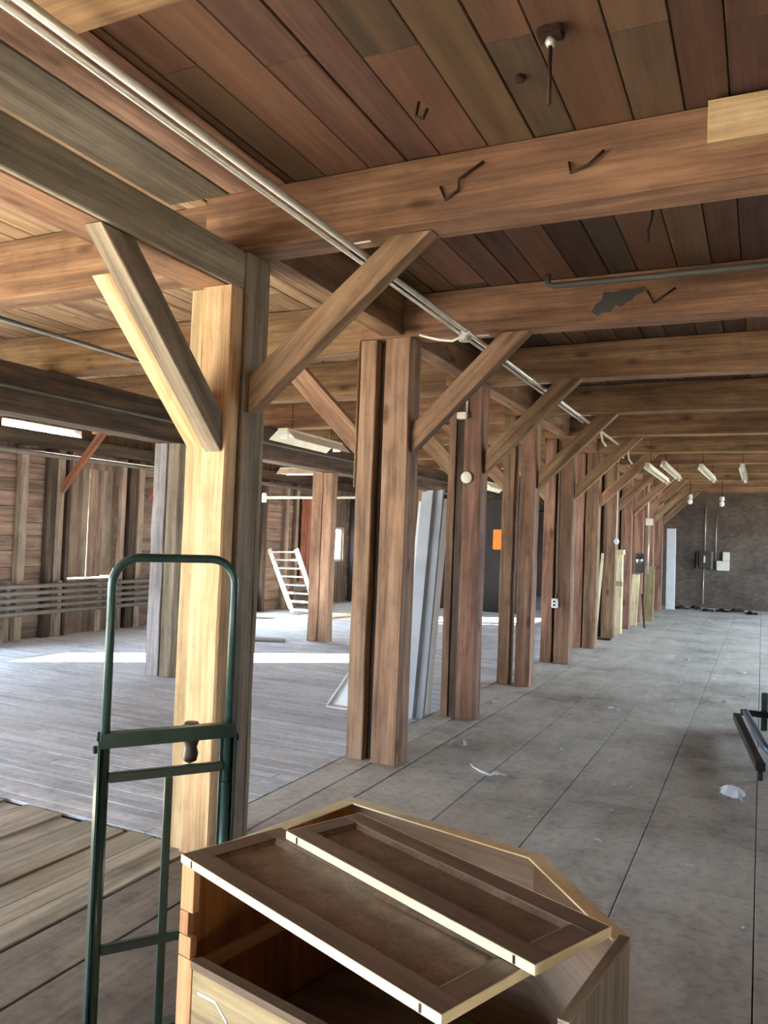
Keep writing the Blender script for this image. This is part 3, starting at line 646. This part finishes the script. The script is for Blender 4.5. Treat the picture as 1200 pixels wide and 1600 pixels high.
boxes('box', [((-2.17, -2.03), (17.06, 17.14), (2.0, 2.14))], 'white_metal', t, None, 0.01); tube('conduit', [(-2.12, 17.1, 2.142), (-2.12, 17.1, CZ - 0.003)], 0.013, 'galv', t, 6); tube('conduit', [(-2.1, 17.1, 1.0), (-2.1, 17.1, 1.998)], 0.013, 'galv', t, 6)
t = empty('electric_meter', (-2.27, 17.2, 1.2), 'grey round electric meter on the ninth post', 'meter')
mb = boxes('base', [((-2.36, -2.2), (17.19, 17.245), (1.02, 1.42))], 'panel_box', t, None, 0.01); lathe('glass', (-2.28, 17.188, 1.28), (0, -1, 0), [(0, 0.075), (0.05, 0.075), (0.075, 0.05), (0.08, 0.0)], 'chrome', mb)
t = empty('boxed_column', (-2.31, 14.75, 0), 'cream boxed wooden column with a cap, standing in the post row', 'column')
bar('shaft', (-2.39, -2.24), (14.68, 14.82), (0.002, 1.40), 'cream', t, 'z'); bar('cap', (-2.41, -2.22), (14.66, 14.84), (1.402, 1.49), 'cream', t, 'z'); bar('band', (-2.405, -2.225), (14.665, 14.679), (0.84, 0.93), 'ply', t, 'z')
o = timber('leaning_stick', (-2.46, 13.45, 0.02), (-2.43, 13.80, 1.42), 0.045, 0.03, 'cream'); tag(o, 'thin pale stick leaning on the seventh post', 'stick')
o = bar('floor_board', (-2.62, -2.22), (13.50, 13.62), (0.003, 0.035), 'dark_timber', None, 'x'); tag(o, 'short board lying at the foot of the seventh post', 'board')
o = timber('leaning_board', (-2.26, 16.3, 0.01), (-2.26, 16.62, 1.0), 0.14, 0.03, 'cream', None, V((1, 0, 0))); tag(o, 'pale board leaning low near the eighth post', 'board')
o = timber('leaning_board', (-2.13, 17.55, 0.01), (-2.13, 17.7, 1.15), 0.2, 0.03, 'ply', None, V((1, 0, 0))); tag(o, 'tan board leaning beyond the grey meter', 'board')
o = timber('leaning_stick', (-2.0, 16.0, 0.01), (-2.13, 16.5, 0.62), 0.03, 0.03, 'dark_timber'); tag(o, 'short dark stick leaning against the pale board', 'stick')
o = timber('door_slab', (-2.08, 21.5, 0.01), (-2.1, 21.55, 2.05), 0.22, 0.05, 'white_plastic', None, V((1, 0, 0))); tag(o, 'tall white door slab standing at the far end of the row', 'door slab')
# far wall electrics
t = empty('fuse_box', (-1.38, YF - 0.06, 1.3), 'dark fuse box with conduits on the far brick wall', 'fuse box')
fb = boxes('cabinet', [((-1.52, -1.24), (YF - 0.14, YF - 0.004), (1.06, 1.50))], 'panel_box', t, None, 0.01); boxes('handle', [((-1.40, -1.36), (YF - 0.17, YF - 0.142), (1.2, 1.38))], 'white_metal', fb)
for xx in (-1.555, -1.205): boxes('side_plate', [((xx - 0.025, xx + 0.025), (YF - 0.08, YF - 0.004), (1.04, 1.50))], 'ply_out', t)
tube('conduit', [(-1.38, YF - 0.05, 1.502), (-1.38, YF - 0.05, 2.72)], 0.014, 'galv', t); tube('conduit', [(-1.40, YF - 0.05, 0.1), (-1.40, YF - 0.05, 1.058)], 0.013, 'galv', t)
t = empty('electric_box', (-0.93, YF - 0.05, 1.25), 'pale grey electric box right of the fuse box on the far wall', 'electric box')
boxes('cabinet', [((-1.09, -0.77), (YF - 0.1, YF - 0.004), (1.01, 1.26))], 'white_metal', t, None, 0.01); boxes('cover', [((-0.94, -0.77), (YF - 0.1, YF - 0.004), (1.265, 1.50))], 'white_metal', t, None, 0.01)
tube('conduit', [(-1.11, YF - 0.03, 1.27), (-1.11, YF - 0.03, 2.5)], 0.009, 'galv', t)
for i in range(6):
    o = crumple('rag', (-1.85 + i * 0.33, 21.9 + 0.3 * math.sin(i * 2.1), 0.002), 0.36, 0.3, 0.14, 'debris', 6, 50 + i, i); tag(o, '%s dark rag from the left in the heap along the far wall' % ORD[i], 'rag', 'rags by the far wall')

# ================================================================== LEFT ROOM THINGS
# profiled metal sheets leaning between the second and third posts
def sheet(name, xb, yb_, xt, yt, zt, prof, mat, label, th=0.0025):
    """prof: (offset along x, offset along y) cross-section of the profile"""
    bm = bmesh.new(); rows = []
    for (x, y, z) in ((xb, yb_, 0.004), (xt, yt, zt)): rows.append([bm.verts.new((x + a, y + b, z + (0.0 if z < 1 else 0.12 * a))) for a, b in prof])
    for a in range(len(prof) - 1): bm.faces.new((rows[0][a], rows[0][a + 1], rows[1][a + 1], rows[1][a]))
    bmesh.ops.solidify(bm, geom=list(bm.faces), thickness=th)
    o = fin(name, bm, mat, None, (xb, yb_, 0)); tag(o, label, 'metal sheet', 'leaning metal sheets'); return o
sheet('metal_sheet', -2.72, 6.40, -2.66, 6.55, 1.98, [(-0.10, 0.05), (-0.05, 0.045), (-0.045, 0.0), (0.03, -0.01), (0.04, 0.05), (0.10, 0.06), (0.105, 0.08)], 'sheet_metal', 'grey ribbed metal sheet leaning behind the slotted post')
sheet('metal_sheet', -2.83, 6.62, -2.74, 6.70, 1.90, [(-0.09, 0.0), (0.0, 0.01), (0.10, 0.0), (0.12, 0.03), (0.2, 0.03)], 'white_plastic', 'flat white sheet leaning behind the ribbed one')
t = empty('dustpan', (-3.4, 6.5, 0.0), 'white plastic scoop standing on the floor just left of the slotted post', 'scoop')
prism('back', [(-3.54, 6.48, 0.004), (-3.20, 6.48, 0.004), (-3.20, 6.62, 0.42), (-3.36, 6.6, 0.36)], (0, 0.006, 0.002), 'white_plastic', t, None, 0)
prism('side_lip', [(-3.545, 6.40, 0.004), (-3.545, 6.478, 0.004), (-3.365, 6.594, 0.36), (-3.36, 6.54, 0.37)], (0.012, 0, 0.003), 'white_plastic', t, None, 0)
boxes('bottom_lip', [((-3.53, -3.2), (6.38, 6.476), (0.002, 0.012))], 'white_plastic', t)
# wooden steps
t = empty('steps', (-8.3, 13.2, 0), 'pale wooden steps leaning in the sunlight at the left wall', 'steps')
A0, A1 = V((-8.14, 13.25, 0.0)), V((-8.80, 13.35, 1.24)); B0_, B1_ = V((-7.58, 13.25, 0.0)), V((-8.18, 13.35, 1.26))
timber('stringer', A0 + V((0, 0, 0.03)), A1, 0.10, 0.035, 'aluminium', t, V((1, 0, 0.5))); timber('stringer', B0_ + V((0, 0, 0.03)), B1_, 0.10, 0.035, 'aluminium', t, V((1, 0, 0.5)))
for k in range(8):
    f = 0.08 + k * 0.125; a, b = A0.lerp(A1, f), B0_.lerp(B1_, f)
    timber('tread', a + V((0.03, 0, 0)), b - V((0.03, 0, 0)), 0.12, 0.03, 'grey_wood', t, V((0, 1, 0)), n=1, jit=0)
for i, (a, b) in enumerate((((-8.6, 12.0, 0.03), (-7.4, 13.0, 0.03)), ((-7.35, 13.1, 0.03), (-7.0, 14.7, 0.03)), ((-6.9, 9.5, 0.02), (-6.2, 9.9, 0.02)))):
    o = timber('loose_board', a, b, 0.16, 0.03, 'cream' if i < 2 else 'grey_wood'); tag(o, ['pale loose board lying before the steps', 'long pale loose board lying right of the steps', 'grey scrap board at the foot of the reddish post'][i], 'board')
o = timber('leaning_pole', (-7.6, 15.9, 0.01), (-7.45, 16.9, 1.75), 0.04, 0.03, 'cream'); tag(o, 'thin pale pole leaning on the dark tarpaulin', 'pole')
o = lathe('wash_basin', (-6.5, 14.2, 0.42), (0, 0, 1), [(0.0, 0.06), (0.04, 0.18), (0.12, 0.28), (0.14, 0.29), (0.13, 0.26), (0.06, 0.16), (0.05, 0.0)], 'white_plastic', None, 20); tag(o, 'round white basin on a low stand left of the slotted post', 'basin')
o = boxes('basin_stand', [((-6.6, -6.4), (14.1, 14.3), (0.004, 0.415))], 'dark_timber', None, None, 0.01); tag(o, 'dark low stand under the round white basin', 'stand')
o = boxes('hanging_cloth', [((-5.36, -5.10), (16.94, 16.985), (1.38, 1.82))], 'orange', None, None, 0.015); tag(o, 'orange cloth hanging on the dark partition left of the fourth post', 'cloth')

# ================================================================== HAND TRUCK
ht = empty('hand_truck', (-1.546, 1.861, 0), 'dark green steel hand truck standing upright before the nearest post', 'hand truck', None, math.atan2(0.33, 0.235)); ht['_local'] = 1
HW = 0.1785
pts = [(-HW, 0, 0.80), (-HW, 0, 1.39)]
for k in range(1, 7):
    a = math.pi - k * math.pi / 12; pts.append((-HW + 0.075 + 0.075 * math.cos(a), 0, 1.391 + 0.075 * math.sin(a)))
q = [(-x, y, z) for x, y, z in reversed(pts)]
tube('hoop_handle', pts + q, 0.0125, 'truck', ht, 12)
for s in (-1, 1):
    boxes('rail', [((s * HW - 0.018, s * HW + 0.018), (0.0155, 0.021), (0.03, 0.975)), ((s * (HW + 0.018) - 0.003, s * (HW + 0.018) + 0.003), (-0.022, 0.021), (0.03, 0.955))], 'truck', ht, (s * HW, 0, 0.4))
    tube('leg', [(s * HW, 0.0, 0.03), (s * HW, 0.0, 0.799)], 0.0145, 'truck', ht, 10)
    lathe('bolt', (s * (HW + 0.0215), 0.0, 0.93), (s, 0, 0), [(0, 0.011), (0.009, 0.011), (0.011, 0.0)], 'iron', ht, 8)
def xbar(z0, z1, nm='crossbar'): return boxes(nm, [((-HW + 0.0135, HW - 0.0135), (-0.010, 0.010), (z0, z1))], 'truck', ht, None, 0.003)
cbar = boxes('crossbar', [((-HW - 0.016, HW + 0.016), (-0.020, -0.0145), (0.935, 0.976)), ((-HW + 0.0135, HW - 0.0135), (-0.0143, 0.011), (0.971, 0.976))], 'truck', ht, (0, 0, 0.955))
xbar(0.835, 0.862); xbar(0.360, 0.386); xbar(0.03, 0.055)
boxes('centre_strut', [((-0.006, 0.016), (-0.009, 0.009), (0.056, 0.834))], 'truck', ht, None, 0.003)
boxes('toe_plate', [((-HW, HW), (0.02, 0.22), (0.004, 0.011))], 'truck', ht)
cs = lathe('caster', (0.075, 0.034, 0.95), (0, 0, -1), [(-0.03, 0.0), (-0.028, 0.02), (-0.01, 0.03), (0.02, 0.027), (0.045, 0.019), (0.065, 0.024), (0.085, 0.02), (0.096, 0.0)], 'rubber', ht, 14)
for s in (-1, 1):
    wh = lathe('wheel', (s * (HW + 0.022), 0.09, 0.056), (s, 0, 0), [(0, 0.0), (0, 0.038), (0.005, 0.051), (0.02, 0.054), (0.035, 0.051), (0.04, 0.038), (0.04, 0.0)], 'rubber', ht, 20)
    lathe('hub', (s * (HW + 0.0625), 0.09, 0.056), (s, 0, 0), [(0, 0.02), (0.004, 0.018), (0.006, 0.0)], 'iron', wh, 12)
tube('axle', [(-HW - 0.022, 0.09, 0.056), (HW + 0.022, 0.09, 0.056)], 0.009, 'iron', ht)

# ================================================================== CABINET AND DOORS
P1, P2, P3, P4, P5 = [V(a + (0,)) for a in ((-1.2255, 1.5436), (-1.0964, 2.1553), (-0.4856, 2.0154), (-0.2217, 1.6874), (-0.2671, 1.3395))]
ZR = 0.772
cb = empty('corner_cabinet', (-0.72, 1.75, 0), 'open-topped corner cabinet carcass with a chamfered corner, in the foreground', 'cabinet')
ctr = V((-0.70, 1.72, 0))
def cwall(name, a, b, z0, z1, mat, th=0.021, parent=None, inset0=0.0, inset1=0.0):
    d = (b - a).normalized(); n = V((-d.y, d.x, 0))
    if (ctr - a).dot(n) < 0: n = -n
    a2, b2 = a + d * inset0, b - d * inset1
    q = [a2, b2, b2 + n * th, a2 + n * th]
    return prism(name, [(v.x, v.y, z0) for v in q], (0, 0, z1 - z0), mat, parent or cb, tuple(d) if name != 'side_panel' else (0, 0, 1), 0.0008)
W = [('side_panel', P1, P2, 'cab_inside'), ('back_panel', P2, P3, 'cab_brown'), ('corner_panel', P3, P4, 'cab_brown'), ('side_panel', P4, P5, 'ply_out')]
for nm, a, b, m in W:
    i0 = 0.0 if nm != 'side_panel' or a is P4 else 0.02
    wp = cwall(nm, a, b, 0.003, ZR - 0.004, m, inset0=0.001 if i0 == 0 else i0, inset1=0.0 if nm != 'side_panel' else 0.001)
    cwall('plywood_edge', a, b, ZR - 0.0038, ZR + 0.0004 * [P1, P2, P3, P4].index(a), 'ply_edge' if a is not P4 else 'ply_out', 0.040 if a is not P4 else 0.0212, wp, 0.001 if i0 == 0 else i0, 0.0 if nm != 'side_panel' else 0.001)
dF = (P5 - P1).normalized(); nF = V((-dF.y, dF.x, 0))
# face-frame stile with notches
st = []
for z0, z1, wdt in ((0.003, 0.55, 0.05), (0.552, 0.60, 0.042), (0.602, 0.655, 0.03), (0.657, ZR - 0.004, 0.045)):
    q = [P1 + dF * 0.0, P1 + dF * wdt, P1 + dF * wdt + nF * 0.019, P1 + nF * 0.019]
    prism('stile', [(v.x, v.y, z0) for v in q], (0, 0, z1 - z0), 'cab_stile', cb, (0, 0, 1), 0.001)
cwall('front_panel', P1 + dF * 0.052 + nF * 0.002, P5, 0.003, 0.535, 'ply', 0.012, None, 0.0, 0.02)
cwall('top_trim', P1 + dF * 0.052 - nF * 0.006, P5 - nF * 0.006, 0.537, 0.555, 'cab_brown', 0.03, None, 0.0, 0.02)
cwall('shelf_cleat', P1 + (P2 - P1).normalized() * 0.05 + dF * 0.0165, P2 + dF * 0.0165, 0.50, 0.53, 'cab_stile', 0.02, None, 0.0, 0.06)
q = [P1 + nF * 0.03 + dF * 0.04, P2 + dF * 0.04 - nF * 0.03, P3 - nF * 0.04, P4 - dF * 0.04 - nF * 0.02, P5 - dF * 0.03 + nF * 0.03]
prism('shelf', [(v.x, v.y, 0.30) for v in q], (0, 0, 0.016), 'cab_brown', cb, (1, 0, 0), 0)
prism('bottom', [(v.x, v.y, 0.05) for v in q], (0, 0, 0.016), 'cab_inside', cb, (1, 0, 0), 0)

def door(c00, c10, c11, z, label, tilt=0.0, z1=None):
    """shaker door: c00->c10 long front edge, c10->c11 short edge"""
    u = (c10 - c00); L = u.length; u.normalize(); v = (c11 - c10); Wd = v.length; v = (v - u * v.dot(u)).normalized()
    nrm = u.cross(v)
    if nrm.z < 0: nrm = -nrm
    t = empty('cabinet_door', tuple(c00 + V((0, 0, z))), label, 'door', 'loose cabinet doors'); t['_local'] = 1
    R = Matrix((u, v, u.cross(v))).transposed().to_4x4()
    if tilt: R = R @ Matrix.Rotation(tilt, 4, 'X')
    t.rotation_euler = R.to_euler()
    T = 0.019; f = 0.055
    def pr(name, pts, z0, z1, mat, gr): return prism(name, [(a, b, z0) for a, b in pts], (0, 0, z1 - z0), mat, t, gr, 0.0006)
    e = 0.003
    pr('stile', [(e, e), (L - e, e), (L - e, f), (e, f)], 0, T, 'cab_brown', (1, 0, 0)); pr('stile', [(e, Wd - f), (L - e, Wd - f), (L - e, Wd - e), (e, Wd - e)], 0, T, 'cab_brown', (1, 0, 0))
    pr('rail', [(e, f + 0.0005), (f, f + 0.0005), (f, Wd - f - 0.0005), (e, Wd - f - 0.0005)], 0, T - 0.0006, 'cab_brown', (0, 1, 0)); pr('rail', [(L - f, f + 0.0005), (L - e, f + 0.0005), (L - e, Wd - f - 0.0005), (L - f, Wd - f - 0.0005)], 0, T - 0.0006, 'cab_brown', (0, 1, 0))
    pr('raw_edge', [(0, 0), (L, 0), (L, e - 0.0003), (0, e - 0.0003)], 0, T, 'ply_edge', (1, 0, 0)); pr('raw_edge', [(0, Wd - e + 0.0003), (L, Wd - e + 0.0003), (L, Wd), (0, Wd)], 0, T, 'ply_edge', (1, 0, 0))
    pr('raw_edge', [(0, e), (e - 0.0003, e), (e - 0.0003, Wd - e), (0, Wd - e)], 0, T, 'ply_edge', (0, 1, 0)); pr('raw_edge', [(L - e + 0.0003, e), (L, e), (L, Wd - e), (L - e + 0.0003, Wd - e)], 0, T, 'ply_edge', (0, 1, 0))
    # recessed centre panel with sloping border
    g2 = f + 0.002; s = 0.012; b = 0.010
    bm = bmesh.new()
    o_ = [(g2, g2), (L - g2, g2), (L - g2, Wd - g2), (g2, Wd - g2)]; i_ = [(g2 + s, g2 + s), (L - g2 - s, g2 + s), (L - g2 - s, Wd - g2 - s), (g2 + s, Wd - g2 - s)]
    A = [bm.verts.new((x, y, T - 0.002)) for x, y in o_]; B = [bm.verts.new((x, y, b)) for x, y in i_]; C = [bm.verts.new((x, y, 0.004)) for x, y in o_]
    for k in range(4): bm.faces.new((A[k], A[(k + 1) % 4], B[(k + 1) % 4], B[k])); bm.faces.new((A[k], C[k], C[(k + 1) % 4], A[(k + 1) % 4]))
    bm.faces.new(B); bm.faces.new(list(reversed(C)))
    bmesh.ops.recalc_face_normals(bm, faces=bm.faces)
    me = bpy.data.meshes.new('centre_panel'); bm.to_mesh(me); bm.free(); put('centre_panel', me, 'cab_brown', t, Matrix.Identity(4))
    for hx in (0.045, L - 0.05): boxes('hinge_notch', [((hx, hx + 0.006), (-0.0010, -0.0002), (0.002, T - 0.002))], 'iron', t)
    return t
door(V((-1.2141, 1.5237, 0)), V((-0.4468, 1.2270, 0)), V((-0.3344, 1.4925, 0)), ZR + 0.0015, 'brown cabinet door with pale raw edges, front one lying on the cabinet')
door(V((-1.0549, 1.7270, 0)), V((-0.3442, 1.4116, 0)), V((-0.2464, 1.6262, 0)), ZR + 0.0215, 'brown cabinet door behind the other one, lying higher on the cabinet')
# thin pale bent streak on the front panel
def onfront(t, z): v = P1 + dF * t - nF * 0.0005; return V((v.x, v.y, z))
tp = [(0.075, 0.490), (0.135, 0.492), (0.175, 0.462)]
for (t0, z0), (t1, z1) in zip(tp, tp[1:]): prism('pale_streak', [onfront(t0, z0), onfront(t1, z1), onfront(t1, z1 - 0.006), onfront(t0, z0 - 0.006)], nF * 0.002, 'paper', cb, None, 0)

# ================================================================== STEEL CART AT THE RIGHT EDGE
ct = empty('steel_cart', (0.3, 6.7, 0), 'dark low steel cart frame at the right edge of the picture', 'cart')
timber('side_rail', (-0.17, 7.62, 0.12), (0.02, 5.95, 0.12), 0.06, 0.06, 'black', ct); timber('side_rail', (0.95, 7.62, 0.12), (0.76, 5.95, 0.12), 0.06, 0.06, 'black', ct)
tube('upper_tube', [(-0.10, 7.5, 0.19), (0.04, 6.3, 0.19), (0.12, 5.9, 0.19), (0.6, 5.9, 0.19)], 0.028, 'cart_blue', ct)
timber('cross_bar', (-0.14, 7.66, 0.155), (0.95, 7.66, 0.155), 0.05, 0.05, 'black', ct); timber('cross_bar', (0.06, 6.6, 0.12), (0.80, 6.6, 0.12), 0.05, 0.05, 'black', ct)
boxes('corner_post', [((0.02, 0.07), (7.69, 7.75), (0.01, 0.33))], 'truck', ct, None, 0.004); boxes('corner_post', [((0.85, 0.90), (7.69, 7.75), (0.01, 0.33))], 'truck', ct, None, 0.004)
for x, y in ((-0.13, 7.5), (0.9, 7.5), (0.02, 6.05), (0.74, 6.05)):
    lathe('wheel', (x - 0.015, y, 0.045), (1, 0, 0), [(0, 0.0), (0, 0.042), (0.03, 0.042), (0.03, 0.0)], 'rubber', ct, 14)
boxes('white_label', [((-0.08, 0.015), (7.64, 7.68), (0.182, 0.186))], 'paper', ct)

# ================================================================== LITTER
L = [((-1.56, 5.19), 0.16, 0.05, 0.03, 0.5, 'twisted strip of white paper on the floor right of the slotted post'),
     ((-2.05, 5.78), 0.14, 0.12, 0.07, 0.2, 'crumpled clear plastic scrap between the slotted post and third post'),
     ((-0.13, 5.58), 0.22, 0.12, 0.09, -0.6, 'crumpled bluish white paper near the steel cart')]
for i, ((x, y), a, b, h_, rz, lab) in enumerate(L):
    o = crumple('paper_scrap', (x, y, 0.001), a, b, h_, 'paper', 7, 3 + i, rz); tag(o, lab, 'litter')
tube('paper_tail', [(-1.62, 5.17, 0.008), (-1.68, 5.2, 0.01), (-1.74, 5.23, 0.02), (-1.77, 5.26, 0.03)], [0.006, 0.006, 0.004, 0.002], 'paper'); tag(bpy.data.objects['paper_tail'], 'thin white string trailing from the twisted paper strip', 'litter')
ch = [(-0.29, 4.26, 0.035), (-0.04, 3.68, 0.025), (-1.34, 6.12, 0.04), (-1.28, 5.21, 0.03), (-0.77, 4.89, 0.03), (-0.84, 5.42, 0.03), (-0.73, 5.43, 0.03), (-0.75, 4.36, 0.06), (-2.30, 7.49, 0.12), (-2.12, 7.55, 0.04), (-0.97, 9.27, 0.05), (-0.71, 8.21, 0.05), (-1.16, 4.52, 0.022), (-0.83, 9.94, 0.09), (-1.2, 7.86, 0.06), (-1.28, 7.9, 0.08), (-0.5, 10.4, 0.1), (-0.2, 11.2, 0.12), (-0.9, 12.0, 0.12), (-0.15, 9.4, 0.05), (-0.3, 9.0, 0.07)]
CL = ['white chip on the bare floor right of the chamfered cabinet corner', 'white chip nearest the bottom right corner of the picture', 'white chip alone in the middle of the shadow right of the third post', 'small white chip just right of the twisted paper strip', 'white chip below and left of the bluish paper', 'left one of two small chips left of the bluish paper', 'right one of two small chips left of the bluish paper', 'flat pale flake on the floor behind the cabinet', 'pale scrap beside the foot of the third post', 'small chip on the plank seam right of the third post', 'white chip far left of the steel cart, beyond the shadow', 'white chip left of the steel cart corner post', 'tiny chip nearest the back edge of the cabinet', 'crumbled pale scrap beyond the chips left of the steel cart', 'right one of a pair of pale scraps level with the fourth post', 'left one of a pair of pale scraps level with the fourth post', 'pale scrap on the far floor level with the fifth post', 'pale scrap on the far floor nearest the right edge', 'pale scrap on the far floor level with the sixth post', 'small chip beyond the steel cart close to the right edge', 'small pale scrap beyond the steel cart, second from the right edge']
for i, (x, y, s) in enumerate(ch):
    o = crumple('paint_chip', (x, y, 0.001), s, s * 0.7, s * 0.35, 'paper', 4, 80 + i, i * 1.3); tag(o, CL[i], 'litter', 'white chips on the floor')
